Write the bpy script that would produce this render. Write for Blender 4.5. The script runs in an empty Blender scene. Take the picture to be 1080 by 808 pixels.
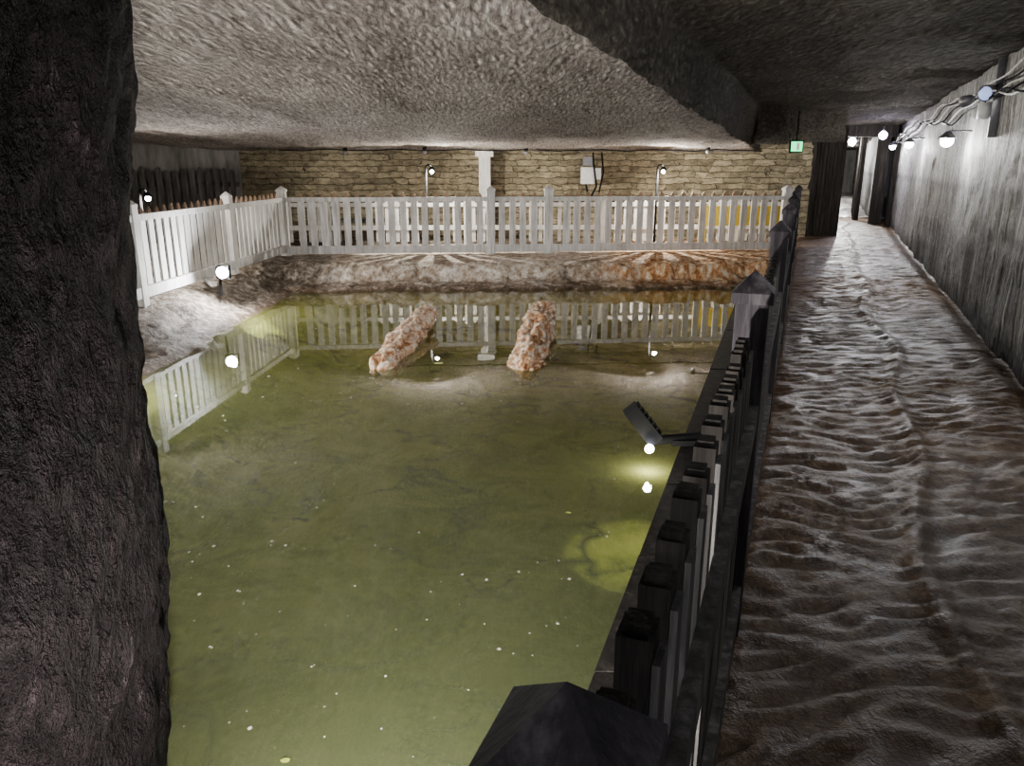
import bpy, bmesh, math, random
from mathutils import Vector, Matrix, noise
random.seed(7)
C=bpy.context.scene.collection
def link(o,parent=None):
    C.objects.link(o)
    if parent: o.parent=parent
    return o
# ------------------------------------------------------------ materials
class NT:
    def __init__(s,name):
        s.m=bpy.data.materials.new(name); s.m.use_nodes=True
        s.t=s.m.node_tree; s.b=s.t.nodes['Principled BSDF']; s.out=s.t.nodes['Material Output']
        s.tc=s.t.nodes.new('ShaderNodeTexCoord')
    def n(s,typ,ins={},**kw):
        x=s.t.nodes.new(typ)
        for k,v in kw.items(): setattr(x,k,v)
        for k,v in ins.items():
            if isinstance(v,bpy.types.NodeSocket): s.t.links.new(v,x.inputs[k])
            else: x.inputs[k].default_value=v
        return x
    def l(s,a,b): s.t.links.new(a,b)
    def map(s,scale=(1,1,1),rot=(0,0,0),src='Object'):
        return s.n('ShaderNodeMapping',{'Vector':s.tc.outputs[src],'Scale':scale,'Rotation':rot}).outputs[0]
    def noise(s,vec,scale,detail=8,rough=.6,dist=0):
        return s.n('ShaderNodeTexNoise',{'Vector':vec,'Scale':scale,'Detail':min(detail,5),'Roughness':rough,'Distortion':dist}).outputs['Fac']
    def ramp(s,fac,stops):
        r=s.n('ShaderNodeValToRGB',{'Fac':fac}); e=r.color_ramp.elements
        while len(e)<len(stops): e.new(.5)
        for i,(p,c) in enumerate(stops):
            e[i].position=p; e[i].color=(c[0],c[1],c[2],1) if isinstance(c,(tuple,list)) else (c,c,c,1)
        return r.outputs[0]
    def mix(s,fac,a,b,mode='MIX'):
        x=s.t.nodes.new('ShaderNodeMix'); x.data_type='RGBA'; x.blend_type=mode
        for k,v in ((0,fac),(6,a),(7,b)):
            if isinstance(v,bpy.types.NodeSocket): s.l(v,x.inputs[k])
            else: x.inputs[k].default_value=(v if k==0 else (v[0],v[1],v[2],1))
        return x.outputs[2]
    def math(s,op,a,b=0.0,clamp=False):
        x=s.n('ShaderNodeMath',operation=op); x.use_clamp=clamp
        for k,v in ((0,a),(1,b)):
            if isinstance(v,bpy.types.NodeSocket): s.l(v,x.inputs[k])
            else: x.inputs[k].default_value=v
        return x.outputs[0]
    def bump(s,h,strength,dist,prev=None):
        x=s.n('ShaderNodeBump',{'Height':h,'Strength':strength,'Distance':dist})
        if prev: s.l(prev,x.inputs['Normal'])
        return x.outputs[0]
    def fin(s,col=None,rough=None,nrm=None,spec=None):
        for k,v in (('Base Color',col),('Roughness',rough),('Normal',nrm),('Specular IOR Level',spec)):
            if v is None: continue
            if isinstance(v,bpy.types.NodeSocket): s.l(v,s.b.inputs[k])
            elif k=='Base Color': s.b.inputs[k].default_value=(*v,1)
            else: s.b.inputs[k].default_value=v
        return s.m
def rock(name,stops,scale=1.5,rough=.8,bs=.8,bd=.05,stretch=(1,1,1),fine=14,rot=(0,0,0),spec=.25,wf=.5):
    a=NT(name); v=a.map(stretch,rot)
    n1=a.noise(v,scale,6,.7,.4); n2=a.noise(v,fine,6,.75,.3)
    f=a.math('ADD',a.math('MULTIPLY',n1,1-wf),a.math('MULTIPLY',n2,wf))
    col=a.ramp(f,stops)
    b=a.bump(f,bs,bd*2); b=a.bump(n2,bs,bd*.8,b)
    return a.fin(col,rough,b,spec)
def flat(name,c,rough=.6,metal=0,var=.15,spec=.5):
    a=NT(name); n=a.noise(a.map(),20,5)
    col=a.ramp(n,[(.3,tuple(x*(1-var) for x in c)),(.7,tuple(min(1,x*(1+var)) for x in c))])
    a.b.inputs['Metallic'].default_value=metal
    return a.fin(col,rough,None,spec)
def emis(name,c,s):
    a=NT(name); a.b.inputs['Emission Color'].default_value=(*c,1); a.b.inputs['Emission Strength'].default_value=s
    return a.fin(c,.5)
def woodm(name,c1,c2,c3,sc=1,spec=.3):
    a=NT(name); v=a.map((14,14,1.2)); n=a.noise(v,1.5*sc,8,.7); n2=a.noise(a.map(),1.3,6,.7)
    col=a.ramp(n,[(.3,c1),(.5,c2),(.72,c3)])
    col=a.mix(a.ramp(n2,[(.45,0.0),(.75,.6)]),col,tuple(x*.45 for x in c2))
    b=a.bump(n,.5,.01)
    return a.fin(col,.75,b,spec)

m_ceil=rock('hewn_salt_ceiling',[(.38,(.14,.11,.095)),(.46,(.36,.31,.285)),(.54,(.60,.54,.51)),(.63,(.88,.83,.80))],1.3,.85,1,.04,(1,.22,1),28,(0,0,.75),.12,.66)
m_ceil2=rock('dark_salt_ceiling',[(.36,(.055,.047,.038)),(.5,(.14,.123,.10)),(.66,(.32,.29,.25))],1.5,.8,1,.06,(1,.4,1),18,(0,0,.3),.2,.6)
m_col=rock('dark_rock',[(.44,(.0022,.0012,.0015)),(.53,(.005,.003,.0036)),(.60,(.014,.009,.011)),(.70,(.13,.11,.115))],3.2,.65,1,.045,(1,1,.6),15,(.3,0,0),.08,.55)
m_wood=woodm('weathered_white_wood',(.34,.32,.30),(.55,.54,.53),(.74,.74,.74))
m_woodg=woodm('weathered_grey_wood',(.035,.032,.031),(.09,.085,.082),(.24,.23,.225),1,.12)
m_woodd=woodm('dark_wet_shaded_wood',(.008,.0065,.006),(.020,.017,.015),(.055,.047,.042),1,.12)  # wet timber; on the fence pickets it also paints their shaded pool side
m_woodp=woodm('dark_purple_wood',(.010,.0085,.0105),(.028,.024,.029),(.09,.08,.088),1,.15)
m_tip=flat('brown_picket_tip',(.2,.12,.07),.7)
m_black=flat('black_metal',(.005,.005,.006),.8,0,.15,.1)
m_white=flat('white_plastic',(.7,.7,.7),.4)
m_grey=flat('grey_metal',(.2,.2,.22),.4,.5)
m_bulb=emis('lit_bulb',(.95,.96,1),80)
m_bulbv=emis('lit_bulb_cool',(.8,.85,1),80)
m_green=emis('exit_green',(.05,.7,.25),4)
m_yel=flat('yellow_lit_wood',(.6,.45,.04),.6)  # yellow light falling on the board is put into its colour
m_plast=rock('grey_plaster',[(.35,(.12,.115,.108)),(.5,(.26,.25,.235)),(.7,(.42,.40,.37))],2,.85,.4,.02,(1,1,.15),9,(0,0,0),.2)

# right wall : grey salt with vertical streaks, lighter at the top
a=NT('streaked_salt_wall'); v=a.map((6.0,6.0,.35)); n=a.noise(v,3,10,.75,.2); v2=a.map(); n2=a.noise(v2,1.4,8,.65); n4=a.noise(v2,18,6,.75)
col=a.ramp(a.math('ADD',a.math('MULTIPLY',n,.7),a.math('MULTIPLY',n4,.3)),[(.40,(.07,.066,.064)),(.49,(.26,.25,.245)),(.58,(.64,.63,.62))])
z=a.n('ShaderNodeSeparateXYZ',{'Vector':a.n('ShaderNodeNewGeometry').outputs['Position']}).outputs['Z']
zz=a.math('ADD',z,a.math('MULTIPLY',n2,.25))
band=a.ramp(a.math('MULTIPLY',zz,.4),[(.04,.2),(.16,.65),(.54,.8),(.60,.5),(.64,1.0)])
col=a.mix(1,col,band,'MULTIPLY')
b=a.bump(n,1,.04); b=a.bump(n4,.9,.02,b)
m_wr=a.fin(col,.6,b,.3)

# stacked stone wall
a=NT('stacked_stone_wall')
sx=a.n('ShaderNodeSeparateXYZ',{'Vector':a.tc.outputs['Object']})
nz=a.noise(a.map(),1.5,3); nz2=a.noise(a.map(),6,4)
cx=a.n('ShaderNodeCombineXYZ',{'X':a.math('ADD',sx.outputs['X'],a.math('MULTIPLY',nz,1.1)),'Y':a.math('ADD',sx.outputs['Z'],a.math('ADD',a.math('MULTIPLY',nz,.16),a.math('MULTIPLY',nz2,.05))),'Z':0.0})
br=a.n('ShaderNodeTexBrick',{'Vector':cx.outputs[0],'Color1':(.42,.37,.27,1),'Color2':(.20,.175,.125,1),'Mortar':(.10,.086,.06,1),'Scale':1.0,'Mortar Size':.010,'Mortar Smooth':.9,'Bias':-.1,'Brick Width':.46,'Row Height':.135})
br.offset=.43; br.squash=.6; br.squash_frequency=3
nn=a.noise(a.map((1,1,2)),4.5,8,.75)
col=a.mix(.9,br.outputs['Color'],a.ramp(nn,[(.36,(.32,.29,.24)),(.62,(1,.98,.9))]),'MULTIPLY')
b=a.bump(a.math('SUBTRACT',1.0,br.outputs['Fac']),.8,.04); b=a.bump(nn,.9,.05,b)
m_brick=a.fin(col,.85,b,.2)

# walkway floor
a=NT('wet_salt_floor'); v=a.map(); n=a.noise(v,2.2,12,.7,.5); n2=a.noise(a.map((1,1,1),(0,0,.38)),13,10,.78)
vs=a.map((1.6,.35,1),(0,0,.38)); n3=a.noise(vs,2.6,10,.75,.6)
col=a.ramp(a.math('ADD',a.math('MULTIPLY',n,.5),a.math('MULTIPLY',n2,.5)),[(.38,(.030,.016,.007)),(.5,(.085,.050,.026)),(.58,(.145,.097,.058)),(.68,(.28,.225,.165))])
salt=a.ramp(n3,[(.58,0.0),(.66,.2),(.76,.5)])
col=a.mix(salt,col,(.36,.32,.26))
b=a.bump(n2,1,.016); b=a.bump(n,.4,.012,b)
m_floor=a.fin(col,a.ramp(n,[(.35,.30),(.6,.55)]),b,.4)
a=NT('wet_far_floor'); v=a.map((1.5,.4,1),(0,0,.38)); n=a.noise(v,2.5,10,.7)
m_farfloor=a.fin(a.ramp(n,[(.4,(.08,.07,.06)),(.52,(.25,.23,.21)),(.62,(.7,.7,.7))]),.35,a.bump(n,.6,.03))

# pool basin : algae below the water line, salt crust / rust banks above it
a=NT('salt_crust_bank')
g=a.n('ShaderNodeNewGeometry').outputs['Position']; s=a.n('ShaderNodeSeparateXYZ',{'Vector':g})
v=a.map(); n=a.noise(v,1.1,10,.65,.5); n2=a.noise(v,9,10,.75); n3=a.noise(a.map((3,3,.5)),3,8,.7)
green=a.ramp(n,[(.36,(.19,.22,.05)),(.48,(.45,.48,.13)),(.60,(.74,.75,.27))])
crack=a.n('ShaderNodeTexVoronoi',{'Vector':a.n('ShaderNodeVectorMath',{0:v,1:a.n('ShaderNodeTexNoise',{'Vector':v,'Scale':2.0}).outputs['Color']},operation='ADD').outputs[0],'Scale':.7},feature='DISTANCE_TO_EDGE').outputs['Distance']
cm=a.math('MULTIPLY',a.ramp(crack,[(0.0,1.0),(.08,0.0)]),a.ramp(a.noise(v,1.6,4,.7),[(.43,0.0),(.53,.97)]))
green=a.mix(cm,green,(.02,.035,.018))
bank=a.ramp(a.math('ADD',a.math('MULTIPLY',n,.35),a.math('MULTIPLY',n2,.65)),[(.38,(.13,.09,.06)),(.46,(.34,.26,.19)),(.53,(.58,.50,.42)),(.62,(.88,.85,.8))])
lb=a.math('MULTIPLY',a.math('SUBTRACT',-3.0,s.outputs['X']),2,True)
bank=a.mix(lb,bank,a.ramp(n2,[(.36,(.05,.036,.027)),(.5,(.16,.125,.095)),(.62,(.42,.38,.33))]))
rust=a.ramp(a.math('ADD',a.math('MULTIPLY',n3,.65),a.math('MULTIPLY',n2,.35)),[(.38,(.17,.06,.02)),(.46,(.46,.21,.08)),(.53,(.72,.48,.28)),(.60,(.88,.80,.68))])
fx=a.math('MULTIPLY',a.math('SUBTRACT',s.outputs['X'],a.math('ADD',.3,a.math('MULTIPLY',n2,2.4))),1.3,True)
bank=a.mix(fx,bank,rust)
shelf=a.ramp(n2,[(.35,(.05,.032,.02)),(.55,(.15,.10,.065)),(.7,(.5,.43,.35))])
fz=a.math('MULTIPLY',a.math('SUBTRACT',-.29,a.math('ADD',s.outputs['Z'],a.math('MULTIPLY',n2,.06))),12,True)
bank=a.mix(fz,bank,shelf)
fw=a.math('MULTIPLY',a.math('SUBTRACT',-.44,s.outputs['Z']),12,True)
col=a.mix(fw,bank,green)
b=a.bump(n2,1,.05); b=a.bump(n3,.4,.03,b)
m_basin=a.fin(col,.7,b,.3)

# water surface : fresnel mirror over murky green
a=NT('murky_green_water'); a.t.nodes.remove(a.b)
v=a.map(); wb=a.bump(a.noise(v,3,3,.5),.02,.01)
gl=a.n('ShaderNodeBsdfGlossy',{'Color':(1,1,1,1),'Roughness':.003,'Normal':wb})
tr=a.n('ShaderNodeBsdfTransparent',{'Color':(.93,.97,.74,1)})
nn=a.noise(v,.35,6,.6,.6)
px=a.n('ShaderNodeSeparateXYZ',{'Vector':a.n('ShaderNodeNewGeometry').outputs['Position']})
yl=a.math('MULTIPLY',a.math('ADD',a.math('MULTIPLY',a.math('SUBTRACT',px.outputs['Y'],4.0),.16),a.math('MULTIPLY',px.outputs['X'],.14)),1.0,True)
dc=a.mix(yl,a.ramp(nn,[(.35,(.36,.43,.19)),(.65,(.48,.54,.26))]),(.56,.52,.05))
df=a.n('ShaderNodeBsdfDiffuse',{'Color':dc})
m1=a.n('ShaderNodeMixShader',{0:.17,1:tr.outputs[0],2:df.outputs[0]})
frn=a.n('ShaderNodeFresnel',{'IOR':1.65,'Normal':wb})
m2=a.n('ShaderNodeMixShader',{0:frn.outputs[0],1:m1.outputs[0],2:gl.outputs[0]})
a.l(m2.outputs[0],a.out.inputs['Surface']); m_water=a.m
# crusted logs
a=NT('salt_crusted_log'); v=a.map(); n=a.noise(v,11,10,.75)
m_log=a.fin(a.ramp(n,[(.38,(.20,.06,.018)),(.46,(.55,.28,.12)),(.54,(.78,.58,.42)),(.63,(.92,.88,.83))]),.5,a.bump(n,1,.04))

# ------------------------------------------------------------ mesh helpers
def mesh(name,verts,faces,mats,parent=None,smooth=False,mi=None):
    me=bpy.data.meshes.new(name); me.from_pydata(verts,[],faces)
    for m in (mats if isinstance(mats,list) else [mats]): me.materials.append(m)
    if mi: me.polygons.foreach_set('material_index',mi)
    if smooth: me.polygons.foreach_set('use_smooth',[True]*len(me.polygons))
    me.update(); return link(bpy.data.objects.new(name,me),parent)
def grid(name,us,vs,f,mat,smooth=True,flip=False):
    V=[f(u,v) for v in vs for u in us]; n=len(us); F=[]
    for j in range(len(vs)-1):
        for i in range(n-1):
            q=(j*n+i,j*n+i+1,(j+1)*n+i+1,(j+1)*n+i); F.append(q[::-1] if flip else q)
    return mesh(name,V,F,mat,smooth=smooth)
def lin(a,b,step):
    n=max(1,int(round((b-a)/step))); return [a+(b-a)*i/n for i in range(n+1)]
def fr(x,y,z,o=5): return noise.fractal(Vector((x,y,z)),1.0,2.0,o)
class B:
    """collects parts of one object"""
    def __init__(s): s.v=[];s.f=[];s.m=[]
    def add(s,vs,fs,mi=0):
        o=len(s.v); s.v+=[tuple(x) for x in vs]; s.f+=[tuple(i+o for i in q) for q in fs]; s.m+=[mi]*len(fs)
    def box(s,c,ax,ay,hx,hy,z0,z1,mi=0,top=None,tip=0.0,jit=0):
        c=Vector(c);P=[]
        for z in (z0,z1):
            for sx,sy in((-1,-1),(1,-1),(1,1),(-1,1)):
                p=c+ax*(sx*hx)+ay*(sy*hy); P.append((p.x,p.y,z))
        F=[(3,2,1,0),(0,1,5,4),(1,2,6,5),(2,3,7,6),(3,0,4,7)]
        if top=='point':
            for sy in(-1,1):
                p=c+ay*(sy*hy); P.append((p.x,p.y,z1+tip))
            F+=[(4,5,8),(7,9,6),(5,6,9,8),(7,4,8,9)]
        elif top=='pyr':
            P.append((c.x,c.y,z1+tip)); F+=[(4,5,8),(5,6,8),(6,7,8),(7,4,8)]
        else: F+=[(4,5,6,7)]
        s.add(P,F,mi)
    def tube(s,p0,p1,r0,r1=None,n=12,mi=0,cap=True):
        r1=r0 if r1 is None else r1; p0=Vector(p0);p1=Vector(p1); d=(p1-p0).normalized()
        u=d.orthogonal().normalized(); w=d.cross(u); P=[]
        for p,r in((p0,r0),(p1,r1)):
            for i in range(n):
                t=2*math.pi*i/n; P.append(p+u*(r*math.cos(t))+w*(r*math.sin(t)))
        F=[(i,(i+1)%n,n+(i+1)%n,n+i) for i in range(n)]
        if cap: F+=[tuple(range(n))[::-1],tuple(range(n,2*n))]
        s.add(P,F,mi)
    def ball(s,c,r,mi=0,n=12,m=8,sz=1):
        P=[];F=[]
        for j in range(m+1):
            ph=math.pi*j/m
            for i in range(n):
                t=2*math.pi*i/n; P.append((c[0]+r*math.sin(ph)*math.cos(t),c[1]+r*math.sin(ph)*math.sin(t),c[2]+r*sz*math.cos(ph)))
        for j in range(m):
            for i in range(n): F.append((j*n+i,(j+1)*n+i,(j+1)*n+(i+1)%n,j*n+(i+1)%n))
        s.add(P,F,mi)
    def path(s,pts,r,mi=0,n=8):
        for a_,b_ in zip(pts,pts[1:]): s.tube(a_,b_,r,n=n,mi=mi)
    def out(s,name,mats,smooth=False):
        return mesh(name,s.v,s.f,mats,mi=s.m,smooth=smooth)
def light(parent,loc,e,col=(1,.97,.92),r=.04,spot=None,ang=120):
    d=bpy.data.lights.new('lamp_light','SPOT' if spot else 'POINT'); d.energy=e; d.color=col; d.shadow_soft_size=r
    o=bpy.data.objects.new('light_source',d); link(o,parent); o.location=loc
    if spot:
        d.spot_size=math.radians(ang); d.spot_blend=1.0
        o.rotation_euler=(Vector(spot)-Vector(loc)).to_track_quat('-Z','Y').to_euler()
    return o

# ------------------------------------------------------------ layout
def FX(y): return .04+.376*(y-.47)          # right fence line
def LX(y): return .295+.349*(y-2.51)       # ledge edge
def WX(y): return 1.68+.415*y              # right wall line
WZ=-.42

# ceiling (pool slab low, corridor high) ------------------------------------
us=lin(-12,-.4,.1)+lin(-.35,.5,.035)+lin(.6,4.4,.1)
vs=lin(-4.2,26,.1)
def cz(u,y):
    lo=2.5-.028*max(y,0); hi=2.78
    t=min(1,max(0,(u+.0)/.22)); t=t*t*(3-2*t)
    return lo+(hi-lo)*t
def cf(u,v):
    x=u-1.46+.388*v+.05*fr(v*.8,3,0)
    z=cz(u,v)+.04*fr(x*.9,v*.5,0)+.03*fr(x*4,v*2.5,5)
    return (x,v,z)
o=grid('ceiling',us,vs,cf,[m_ceil,m_ceil2],flip=True)
n=len(us)-1
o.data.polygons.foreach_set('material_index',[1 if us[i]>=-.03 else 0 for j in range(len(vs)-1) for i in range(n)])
grid('ceiling_corridor',lin(-1.4,3,.2),lin(25.8,52,.3),lambda u,v:(u+.41*v,v,2.65+.08*fr(u+v*.4,v,0)),m_ceil2,flip=True)

# walkway floor --------------------------------------------------------------
def ff(w,v):
    x0=FX(v)-.1; x1=WX(v)+.15; x=x0+(x1-x0)*w
    wm=w*2.1
    rip=noise.noise(Vector((wm*3.4,v*9.5+1.8*noise.noise(Vector((wm*2.2,v*1.2,1))),0)))
    rip2=noise.noise(Vector((wm*7,v*20,4)))
    z=.022*(1-abs(rip)*2)+.010*rip2+.02*fr(wm*.8,v*.4,2)
    z+=.028*math.exp(-((wm-1.0-.25*noise.noise(Vector((v*.5,0,0))))/.05)**2)
    z-=.05*math.exp(-((wm-1.95)/.1)**2)
    if w<.06: z=min(z,0)
    return (x,v,z-.025)
grid('floor',lin(0,1,.014),lin(-4.2,12,.027)+lin(12.05,26,.05),ff,m_floor)
grid('floor_corridor',lin(-1.4,3,.1),lin(25.9,52,.15),lambda u,v:(u+.41*v,v,-.01+.05*fr(u*2,v,3)),m_farfloor)
b=B(); b.add([(-9.3,-4.3,-.02),(FX(-4.3),-4.3,-.02),(FX(.7),.7,-.02),(-9.3,.7,-.02),(-9.3,-4.3,-1.3),(FX(-4.3),-4.3,-1.3),(FX(.7),.7,-1.3),(-9.3,.7,-1.3)],[(0,1,2,3),(3,2,6,7),(1,5,6,2),(0,3,7,4)])
b.out('floor_platform',[m_floor])

# pool basin terrain ---------------------------------------------------------
def interp(x,pts):
    if x<=pts[0][0]: return pts[0][1]
    for (a0,b0),(a1,b1) in zip(pts,pts[1:]):
        if x<=a1: return b0+(b1-b0)*(x-a0)/(a1-a0)
    return pts[-1][1]
PL=[(-1.2,-1.1),(0,-.44),(.12,-.36),(.45,-.28),(.6,-.14),(.9,-.06)]
PB=[(-.9,-1.1),(0,-.44),(.08,-.38),(.52,-.34),(.60,-.30),(.70,-.07),(.95,-.035),(1.3,-.03)]
def basin(x,y):
    wl=.18*fr(y*1.1,0,7); wb=.18*fr(x*1.1,4,0)+.10*noise.noise(Vector((x*4,0,2)))+.05*noise.noise(Vector((x*11,0,3)))
    dl=-(x+3.7)+wl; db=(y-13.05)-.05*x+wb
    h=max(interp(dl,PL),interp(db,PB))
    above=max(0,min(1,(h+1.1)/.6)); edge=1 if h<-.045 else .25
    z=h+above*edge*(.06*fr(x*2.2,y*2.2,1)+.03*fr(x*8,y*8,0))+.05*fr(x*.6,y*.6,9)*(1-above)
    if .5<db<1.0: z+=.06*noise.noise(Vector((x*3.1,y*3,0)))+.02*noise.noise(Vector((x*12,y*9,0)))
    return (x,y,z)
grid('pool_basin',lin(-9.2,7.0,.065),lin(.72,12.6,.1)+lin(12.65,15.2,.035)+lin(15.3,18.6,.15),basin,m_basin)
mesh('pool_water',[(-4.7,.73,WZ),(LX(.73)+.2,.73,WZ),(LX(14.2)+.25,14.2,WZ),(-4.7,14.2,WZ)],[(0,1,2,3)],m_water)
b=B()
ys=lin(.72,14.0,.95)
for y0,y1 in zip(ys,ys[1:]):
    y1-=.006; dz=random.uniform(-.012,.0)
    P=[(LX(y0),y0),(FX(y0)+.02,y0),(FX(y1)+.02,y1),(LX(y1),y1)]
    b.add([(x,y,-.9) for x,y in P]+[(x,y,-.30+dz) for x,y in P],[(4,5,6,7),(0,1,5,4),(2,3,7,6),(3,0,4,7)],0)
b.out('pool_ledge',[m_woodd])
b=B()
P=[(FX(.7)-.10,.7),(FX(.7)-.04,.7),(FX(15)-.04,15),(FX(15)-.10,15)]
for k in range(3):
    z0=-.3+.1*k
    b.add([(x,y,z0) for x,y in P]+[(x,y,z0+.094) for x,y in P],[(4,5,6,7),(3,0,4,7),(0,1,5,4)],0)
b.out('retaining_boards',[m_woodd])

# ------------------------------------------------------------ walls
def wall(name,p0,p1,z0,z1,mat,amp=.05,step=.12,fs=1.0,flip=False):
    p0=Vector(p0);p1=Vector(p1);L=(p1-p0).length;d=(p1-p0)/L
    sd=len(name)%7
    o=grid(name,lin(0,L,step),lin(z0,z1,step),lambda u,z:(u,amp*fr(u*fs,z*fs,sd)+amp*.3*fr(u*4,z*4,1),z),mat,flip=flip)
    o.location=(p0.x,p0.y,0); o.rotation_euler=(0,0,math.atan2(d.y,d.x)); return o
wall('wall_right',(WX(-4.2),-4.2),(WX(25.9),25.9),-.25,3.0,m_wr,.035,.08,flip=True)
wall('wall_back',(-6.2,18.0),(7.15,18.8),-.2,2.9,m_brick,.02,.1)
wall('wall_back_left',(-9.3,17.1),(-6.2,18.0),-.2,2.9,m_plast,.05)
wall('wall_left',(-9.3,-4.3),(-9.3,17.2),-.2,3,m_plast,.08,.2)
wall('wall_rear',(WX(-4.2)+.1,-4.2),(-9.4,-4.2),-.2,3,m_plast,.08,.2)
wall('wall_corridor_near',(7.15,18.8),(8.75,22.8),-.2,3,m_plast,.05,flip=True)
wall('wall_corridor_left',(9.25,23.0),(9.3+.41*28,51.5),-.2,3,m_plast,.08,.3,flip=True)
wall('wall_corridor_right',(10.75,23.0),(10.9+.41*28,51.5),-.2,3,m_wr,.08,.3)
wall('wall_corridor_end',(20,51.4),(24,51.4),-.2,3,m_plast,.08,.3)
X=Vector((1,0,0));Y=Vector((0,1,0))
df_=Vector((.39,1,0)).normalized(); nf=Vector((1,-.39,0)).normalized()
b=B(); p0=Vector((-9.2,16.95,0)); dd=Vector((3.0,.9,0)); L=dd.length; dd.normalize(); nn_=Vector((dd.y,-dd.x,0)); k=.1
while k<L-.05:
    b.box(p0+dd*k,dd,nn_,.055,.015,-.03,1.55+random.uniform(-.06,.06),0,'point',.05); k+=.17
b.box(p0+dd*(L/2)-nn_*.03,dd,nn_,L/2,.015,1.2,1.3,0)
b.out('board_cladding',[m_woodg])
b=B()
b.box((9.0,22.9,0),X,Y,.30,.15,-.1,2.8)
b.box((10.72,22.9,0),X,Y,.12,.15,-.1,2.8)
b.box((11.1,22.6,0),X,Y,.2,.05,-.1,2.5)
b.box((9.9,22.9,0),X,Y,1.1,.16,2.45,2.85)
for i in range(5): b.box((10.85+.42*i,24.5+i*1.0,0),X,Y,.06,.08,-.1,2.7)
for i in range(5): b.box((9.75+.42*i,24.5+i*1.0,0),X,Y,.06,.08,-.1,2.7)
b.out('door_frame_timber',[m_woodd])
b=B()
b.box((7.55,18.95,0),X,Y,.42,.06,-.05,2.55); b.box((7.15,18.9,0),X,Y,.07,.1,-.05,2.7)
for k in range(5): b.box((7.2+.17*k,18.87,0),X,Y,.012,.03,0,2.5)
b.out('door_1',[m_woodd])
b=B(); b.box((10.75,21.0,0),df_,nf,.6,.04,-.05,2.2); b.box((10.4,20.2,0),df_,nf,.07,.07,-.05,2.6)
for k in range(6): b.box((10.55+.08*k,20.55+.19*k,0),df_,nf,.012,.06,0,2.15)
b.out('door_2',[m_woodd])
b=B(); b.box((6.1,17.9,0),Vector((1,.06,0)).normalized(),Vector((-.06,1,0)).normalized(),1.3,.25,2.17,2.95); b.out('header_beam',[m_ceil2])
b=B(); b.box((5.3,16.2,0),df_,nf,.5,.28,2.08,2.9); b.out('ceiling_beam',[m_ceil2])

# ------------------------------------------------------------ fences
def fence(name,p0,p1,posts,spacing,side,mats,h=1.1,ph=1.22,pw=.075,pt=.025,flat_top=False,cap=(.07,.07),r1=(.90,.98),r0=(.08,.22),postw=.055,pm=0,tipz=.06,tipm=None,rt=.025,roff=.03,ph2=None,postm=0):
    p0=Vector((*p0,0));p1=Vector((*p1,0));L=(p1-p0).length;d=(p1-p0)/L;nrm=Vector((d.y,-d.x,0))*side
    b=B()
    for z0,z1 in (r1,r0):
        c=p0+d*(L/2)+nrm*roff
        b.box(c,d,nrm,L/2,rt,z0,z1,0)
    k=spacing*.6
    while k<L-spacing*.3:
        if all(abs(k-q)>postw+pw*.5 for q in posts):
            hh=h+random.uniform(-.012,.012); c=p0+d*(k+random.uniform(-.008,.008))-nrm*(pt*.5)
            if flat_top:
                b.box(c,d,nrm,pw/2,pt,-.12,hh,pm)
                b.box(c,d,nrm,pw/2-.008,pt-.006,hh,hh+.012,pm)
                b.box(c+nrm*(pt+.006),d,nrm,pw/2,.005,.05,hh-.03,0)  # lighter facing strip paints the lit walkway side of the picket
            elif tipm is not None:
                b.box(c,d,nrm,pw/2,pt/2,.04,r1[1]-.005,pm)
                b.box(c,d,nrm,pw*.33,pt/2,r1[1]-.005,hh-tipz,tipm,'point',tipz)
            else: b.box(c,d,nrm,pw/2,pt/2,.04,hh-tipz,pm,'point',tipz)
        k+=spacing
    for i,q in enumerate(posts):
        P=ph if (i==0 or ph2 is None) else ph2
        c=p0+d*q
        b.box(c,d,nrm,postw,postw,-.25,P-.09,postm)
        b.box(c,d,nrm,cap[0],cap[1],P-.09,P-.055,postm,'pyr',.07)
    return b.out(name,mats)
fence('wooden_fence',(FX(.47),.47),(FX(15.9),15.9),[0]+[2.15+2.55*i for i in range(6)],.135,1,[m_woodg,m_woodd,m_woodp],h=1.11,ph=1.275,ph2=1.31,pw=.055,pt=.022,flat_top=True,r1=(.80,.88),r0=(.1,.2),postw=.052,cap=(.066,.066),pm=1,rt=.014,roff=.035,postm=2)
kw=dict(pw=.125,tipm=1,r1=(.99,1.07),h=1.16)
fence('wooden_fence',(-4.4,14.9),(5.80,15.9),[0,4.0,5.15,10.05],.215,1,[m_wood,m_tip],postw=.08,cap=(.095,.095),r0=(.0,.15),ph=1.27,**kw)
fence('wooden_fence',(-4.78,8.1),(-4.4,14.85),[1.45,4.3],.2,1,[m_wood,m_tip],postw=.065,r0=(.04,.18),ph=1.25,**kw)
fence('wooden_fence',(-4.8,1.0),(-4.78,8.0),[.1,3.5],.2,1,[m_wood,m_tip],ph=1.27,**kw)
fence('wooden_fence',(-1.0,.46),(-.06,.46),[.05],.145,-1,[m_woodg],h=1.05,ph=1.15)
fence('picket_barrier',(-6.0,16.8),(6.2,17.3),[2,5,8,11],.21,1,[m_wood],h=.95,ph=1.0,pw=.08,r1=(.8,.88),r0=(.3,.4))

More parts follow.
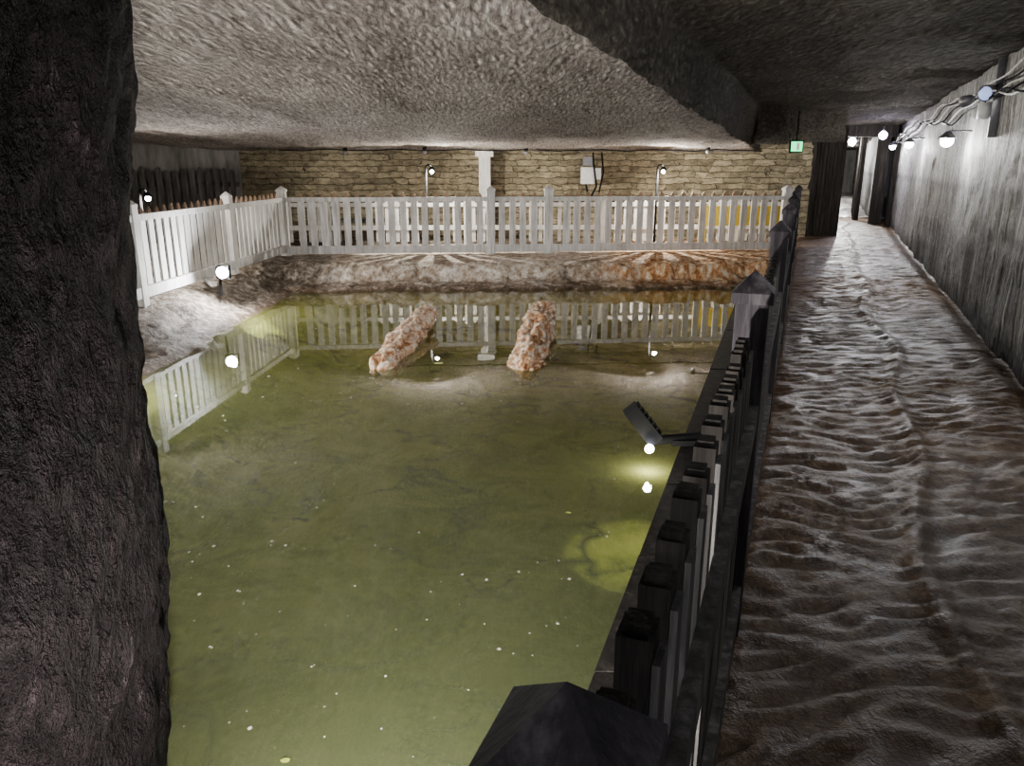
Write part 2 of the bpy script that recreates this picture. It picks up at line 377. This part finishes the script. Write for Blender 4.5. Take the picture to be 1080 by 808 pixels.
# ------------------------------------------------------------ rock column
n=150;V=[];F=[];zs=lin(-1.35,2.75,.03)
for z in zs:
    for i in range(n):
        t=2*math.pi*i/n; ct,st=math.cos(t),math.sin(t)
        e=.75; cx=-2.0+.065*(z-.9)+.03*math.sin(z*2.6+1)
        x=math.copysign(abs(ct)**e,ct)*.9; y=math.copysign(abs(st)**e,st)*.7
        k=1+.05*fr(ct*1.5,st*1.5,z*1.2)+.025*fr(ct*7,st*7,z*5)+.015*abs(noise.noise(Vector((ct*16,st*16,z*9))))
        V.append((cx+x*k,1.95+y*k,z))
for j in range(len(zs)-1):
    for i in range(n): F.append((j*n+i,j*n+(i+1)%n,(j+1)*n+(i+1)%n,(j+1)*n+i))
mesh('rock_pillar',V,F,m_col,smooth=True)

# ------------------------------------------------------------ salt crusted logs
def log(p0,p1,r,seed):
    p0=Vector(p0);p1=Vector(p1);d=(p1-p0);L=d.length;d.normalize();u=d.orthogonal().normalized();w=d.cross(u)
    V=[];F=[];n=64;m=110
    for j in range(m+1):
        t=j/m; rr=r*(1-.1*t)*math.sqrt(max(0.0,1-(abs(2*t-1))**9))+.001
        for i in range(n):
            a_=2*math.pi*i/n; p=p0+d*(L*t)
            q=Vector((math.cos(a_),math.sin(a_),0))
            k=1+.38*fr(q.x*1.6+seed,q.y*1.6,t*7,4)+.20*noise.noise(Vector((q.x*5,q.y*5,t*26+seed)))
            V.append(p+u*(rr*k*q.x)+w*(rr*k*q.y))
    for j in range(m):
        for i in range(n): F.append((j*n+i,j*n+(i+1)%n,(j+1)*n+(i+1)%n,(j+1)*n+i))
    mesh('salt_crusted_log',V,F,m_log,smooth=True)
log((-1.42,7.7,-.48),(-1.12,10.2,-.24),.16,1)
log((.12,7.7,-.48),(.44,10.2,-.20),.185,5)

# ------------------------------------------------------------ lamps
def pole_lamp(x,y,zt,e=45):
    b=B(); b.tube((x,y,-.03),(x,y,zt),.026,.022,mi=0); b.tube((x,y,-.03),(x,y,.02),.12,mi=0)
    pts=[(x+.06*(1-math.cos(t)),y-.0,zt+.06*math.sin(t)) for t in [math.pi*k/8 for k in range(9)]]
    b.path(pts,.014,0)
    c=(x+.12,y,zt-.02); b.tube((c[0],y,zt+.02),(c[0],y,zt-.05),.03,.07,mi=0,cap=False)
    b.ball((c[0],y,zt-.08),.042,1)
    o=b.out('pole_lamp',[m_black,m_bulb],True); light(o,(c[0]+.02,y-.06,zt-.10),e,(1,.94,.82),.02)
pole_lamp(-1.75,16.0,1.62,360); pole_lamp(3.05,16.5,1.62,380); pole_lamp(-5.72,12.0,1.25,200); pole_lamp(-6.2,5.0,1.5,250)  # last pole lamp is unseen, added as fill from the left
def wall_lamp(x,y,z,e,hood=True):
    b=B(); p=Vector((x,y,z)); q=p+nf*.28; q.z+=.12
    b.tube(q,(q+nf*.12),.05); b.path([q,q.lerp(p,.5)+Vector((0,0,.06)),p+Vector((0,0,.12))],.014,0)
    b.tube(p+Vector((0,0,.12)),p+Vector((0,0,.03)),.03,.12,mi=0,cap=False); b.ball(p,.08,1)
    o=b.out('wall_lamp',[m_grey,m_bulbv],True); light(o,p+Vector((0,0,-.03)),e,(1,.98,.96),.085)
wall_lamp(WX(10.5)-.3,10.5,1.97,260); wall_lamp(WX(16.3)-.3,16.3,2.08,300); wall_lamp(WX(21.5)-.3,21.5,2.15,300)
wall_lamp(WX(4.3)-.3,4.3,2.1,120); wall_lamp(WX(-1.6)-.3,-1.6,2.2,35)  # second lamp, behind the viewer, is unseen and added as fill
b=B(); x,y,z=WX(8.7)-.15,8.7,2.42
b.box((x+.1,y,0),df_,nf,.03,.05,1.95,2.75,0)
b.tube((x-.02,y-.05,z),(x-.12,y-.12,z-.03),.07,.085,n=20,mi=0); b.tube((x-.12,y-.12,z-.03),(x-.125,y-.123,z-.031),.07,n=20,mi=1)
b.tube((x,y+.35,z-.05),(x-.1,y+.3,z-.08),.05,.065,n=16,mi=0)
b.box((x+.05,y+.15,0),df_,nf,.10,.05,2.15,2.32,2)
b.out('wall_floodlight',[m_grey,emis('dim_blue_lens',(.35,.45,.8),1.2),m_white],True)
b=B()
for k in range(6):
    pts=[]
    y=4.0
    while y<22.5:
        z=2.54-.05*k+.06*math.sin(y*1.1+k)+.03*math.sin(y*2.9+k*2); pts.append((WX(y)-.10-.015*k,y,z)); y+=.12
    b.path(pts,.010,k%2,6)
b.out('cable_run',[m_white,m_black],True)
b=B(); b.tube((9.4,20.2,2.62),(9.4,20.2,2.45),.02); b.ball((9.4,20.2,2.4),.10,1); o=b.out('fill_ceiling_lamp',[m_grey,emis('violet_bulb',(.7,.6,1),60)],True); light(o,(9.4,20.2,2.30),170,(.88,.83,1))
for (x,y) in ((10.9,25.5),(13.3,33),(16.3,40)):
    b=B(); b.tube((x,y,2.68),(x,y,2.45),.02); b.ball((x,y,2.4),.12,1); o=b.out('fill_ceiling_lamp',[m_grey,m_bulb],True); light(o,(x,y,2.24),800,(1,.98,.95))
b=B(); b.tube((-.6,-1.6,2.55),(-.6,-1.6,2.2),.02); b.ball((-.6,-1.6,2.15),.07,1); o=b.out('fill_ceiling_lamp',[m_grey,m_bulb],True); light(o,(-.6,-1.6,2.05),55,(1,.97,.92),.1)  # unseen lamp behind the viewer, added to lift ceiling and foreground

# unseen fill floodlights, added out of view to brighten water, fence and ceiling
def fill_flood(name,c,aim,e,ang,s=.12,col=(1,.96,.88)):
    c=Vector(c); d=(Vector(aim)-c).normalized(); r=d.cross(Vector((0,0,1))).normalized(); u=r.cross(d)
    b=B()
    def bx(ct,hr,hd,hu,mi):
        P=[ct+r*hr*s1+d*hd*s2+u*hu*s3 for s1 in(-1,1) for s2 in(-1,1) for s3 in(-1,1)]
        b.add(P,[(0,1,3,2),(4,6,7,5),(0,4,5,1),(2,3,7,6),(1,5,7,3),(0,2,6,4)],mi)
    bx(c-d*.06,s,.04,s*.8,0); bx(c-d*.018,s*.9,.004,s*.7,1)
    for k in range(5): bx(c-d*.115+r*(s*(-.8+.4*k)),.006,.018,s*.7,0)
    b.path([c-d*.06+r*(s+.015),c-d*.06+r*(s+.015)-Vector((0,0,s*1.3)),c-d*.06-r*(s+.015)-Vector((0,0,s*1.3)),c-d*.06-r*(s+.015)],.009,0)
    o=b.out(name,[m_black,m_bulb]); light(o,c,e,col,.06,aim,ang); return o
fill_flood('floodlight',(-.55,.74,.12),(-.8,10,3.2),1500,130,col=(1,.95,.88))
fill_flood('floodlight',(-.75,.60,.80),(.35,4.0,-.42),300,75,.07,(.93,.98,1))  # added fill lamp for the pale patch on the water
fill_flood('floodlight',(-4.3,2.6,.45),(-.5,8,.6),900,155)
fill_flood('floodlight',(-4.3,7.0,.55),(.8,6.3,-.1),750,150,col=(1,.95,.82))  # added fill lamp for the middle of the pool, hidden behind the pillar

# bank floodlight (left)
b=B(); c=Vector((-4.02,10.6,.22))
b.tube((-4.15,10.75,-.12),(-4.12,10.7,.12),.018); b.box((c.x-.03,c.y+.06,0),X,Y,.09,.045,.13,.31,0); b.tube((c.x-.02,c.y+.01,.22),(c.x-.02,c.y-.015,.22),.08,n=20,mi=1)
b.box((-4.5,11.2,0),Vector((-.5,.85,0)),Vector((.85,.5,0)),.5,.04,.0,.06,2)
o=b.out('floodlight',[m_black,m_bulb,m_wood]); light(o,(-3.98,10.52,.24),230,(.97,.98,1),.035)
# pool edge floodlight (right): black housing tilted toward the water on an arm
b=B()
fc=Vector((.93,5.12,-.12)); ax=Vector((-.62,0,.78)); up=Vector((.78,0,.62))
P=[]
for s1 in(-1,1):
    for s2 in(-1,1):
        for s3 in(-1,1): P.append(fc+ax*(.15*s1)+Y*(.07*s2)+up*(.055*s3))
b.add(P,[(0,1,3,2),(4,6,7,5),(0,4,5,1),(2,3,7,6),(1,5,7,3),(0,2,6,4)],0)
for k in range(6):
    q=fc+ax*(-.12+.05*k)+up*.06; P=[q+ax*.006*s1+Y*.065*s2+up*.015*s3 for s1 in(-1,1) for s2 in(-1,1) for s3 in(-1,1)]
    b.add(P,[(0,1,3,2),(4,6,7,5),(0,4,5,1),(2,3,7,6),(1,5,7,3),(0,2,6,4)],0)
b.tube((1.4,5.25,-.26),(1.02,5.16,-.26),.035,mi=0); b.tube((1.02,5.16,-.26),fc,.022,mi=0)
b.box((1.3,5.2,0),X,Y,.14,.05,-.30,-.26,0)
b.ball((.97,5.02,-.27),.032,1)
o=b.out('floodlight',[m_black,m_bulb,m_woodg]); light(o,(.955,4.96,-.325),13,(1,.95,.62),.012)

# ------------------------------------------------------------ things on the back wall
b=B(); b.box((-.62,17.95,0),X,Y,.13,.14,-.05,1.95); b.box((-.62,17.8,0),X,Y,.2,.2,1.85,1.97); b.out('timber_prop',[m_wood])
b=B(); yb=18.2
b.box((1.75,yb,0),X,Y,.16,.07,1.25,1.62,0); b.box((1.98,yb,0),X,Y,.07,.06,1.35,1.6,0); b.box((1.75,yb-.02,0),X,Y,.12,.07,1.66,1.85,1)
b.path([(1.85,yb-.1,1.95),(1.87,yb-.1,1.7),(1.95,yb-.1,1.2),(1.8,yb-.1,.9),(1.7,yb-.1,1.25)],.02,2)
b.path([(2.05,yb-.1,1.95),(2.1,yb-.1,1.5),(2.0,yb-.1,1.0)],.02,2)
b.out('electrical_box',[m_white,m_grey,m_black])
for x,y in ((-3.55,16.9),(-1.85,16.8),(.3,17),(4.1,16.6)):
    b=B(); z=2.5-.028*y
    b.tube((x,y,z+.05),(x,y,z-.08),.05,.04); b.ball((x,y,z-.1),.05,1); o=b.out('ceiling_spotlight',[m_black,m_grey],True)
b=B(); pts=[(x*.5,17.2+.02*x,1.98+.02*math.sin(x*2.2)) for x in range(-10,12)]
b.path(pts,.012,0,6); b.out('ceiling_cable',[m_black],True)
b=B(); b.box((6.08,17.0,0),X,Y,.14,.03,1.92,2.18,0); b.box((6.08,16.96,0),X,Y,.115,.012,1.95,2.15,1); b.box((6.10,16.94,0),X,Y,.03,.006,1.98,2.12,2); b.tube((6.08,17,2.15),(6.08,17,2.8),.015,mi=0)
b.out('exit_sign',[m_black,m_green,m_white])
b=B(); b.box((4.9,16.2,0),Vector((1,.08,0)).normalized(),Vector((-.08,1,0)).normalized(),1.0,.04,.45,.85,0)
b.box((4.0,16.15,0),X,Y,.05,.05,-.05,.9,0); b.box((5.8,16.25,0),X,Y,.05,.05,-.05,.9,0); b.out('yellow_lit_board',[m_yel])
b=B(); b.box((-3.2,17.5,0),X,Y,1.0,.25,.42,.5)
for xx in(-4,-2.4): b.box((xx,17.5,0),X,Y,.06,.22,-.04,.42)
b.out('bench',[m_woodg])

# floating flakes on the water
V=[];F=[]
for k in range(420):
    y=random.uniform(1.6,11); x=random.uniform(max(-3.4,-.6*y),LX(y)-.15); r=random.choice([.003,.004,.004,.005,.006,.009])
    if y>6: r*=1.3
    a0=random.uniform(0,6); o=len(V); m=5
    for i in range(m):
        t=a0+2*math.pi*i/m; rr=r*random.uniform(.6,1.3); V.append((x+rr*math.cos(t),y+rr*1.3*math.sin(t),WZ+.003))
    F.append(tuple(range(o,o+m)))
mesh('floating_salt_flakes',V,F,flat('flake',(.75,.75,.65),.6))
def leaf(x,y,r):
    n=10; mesh('floating_leaf',[(x+r*math.cos(2*math.pi*i/n)*(1 if i%2 else .7),y+r*.6*math.sin(2*math.pi*i/n),WZ+.005) for i in range(n)],[tuple(range(n))],flat('leaf_yellow',(.45,.5,.08),.6))
leaf(-.82,2.26,.02); leaf(-.8,8.0,.06); leaf(.35,4.3,.02)

# ------------------------------------------------------------ world + camera
w=bpy.data.worlds.new('World'); bpy.context.scene.world=w; w.use_nodes=True
w.node_tree.nodes['Background'].inputs[0].default_value=(.02,.02,.022,1); w.node_tree.nodes['Background'].inputs[1].default_value=1
cd=bpy.data.cameras.new('camera'); cd.sensor_width=36; cd.lens=800/1080*36; cd.clip_start=.02
co=bpy.data.objects.new('camera',cd); link(co); co.location=(0,0,1.65)
co.rotation_euler=(math.radians(90-15.97),0,0)
bpy.context.scene.camera=co
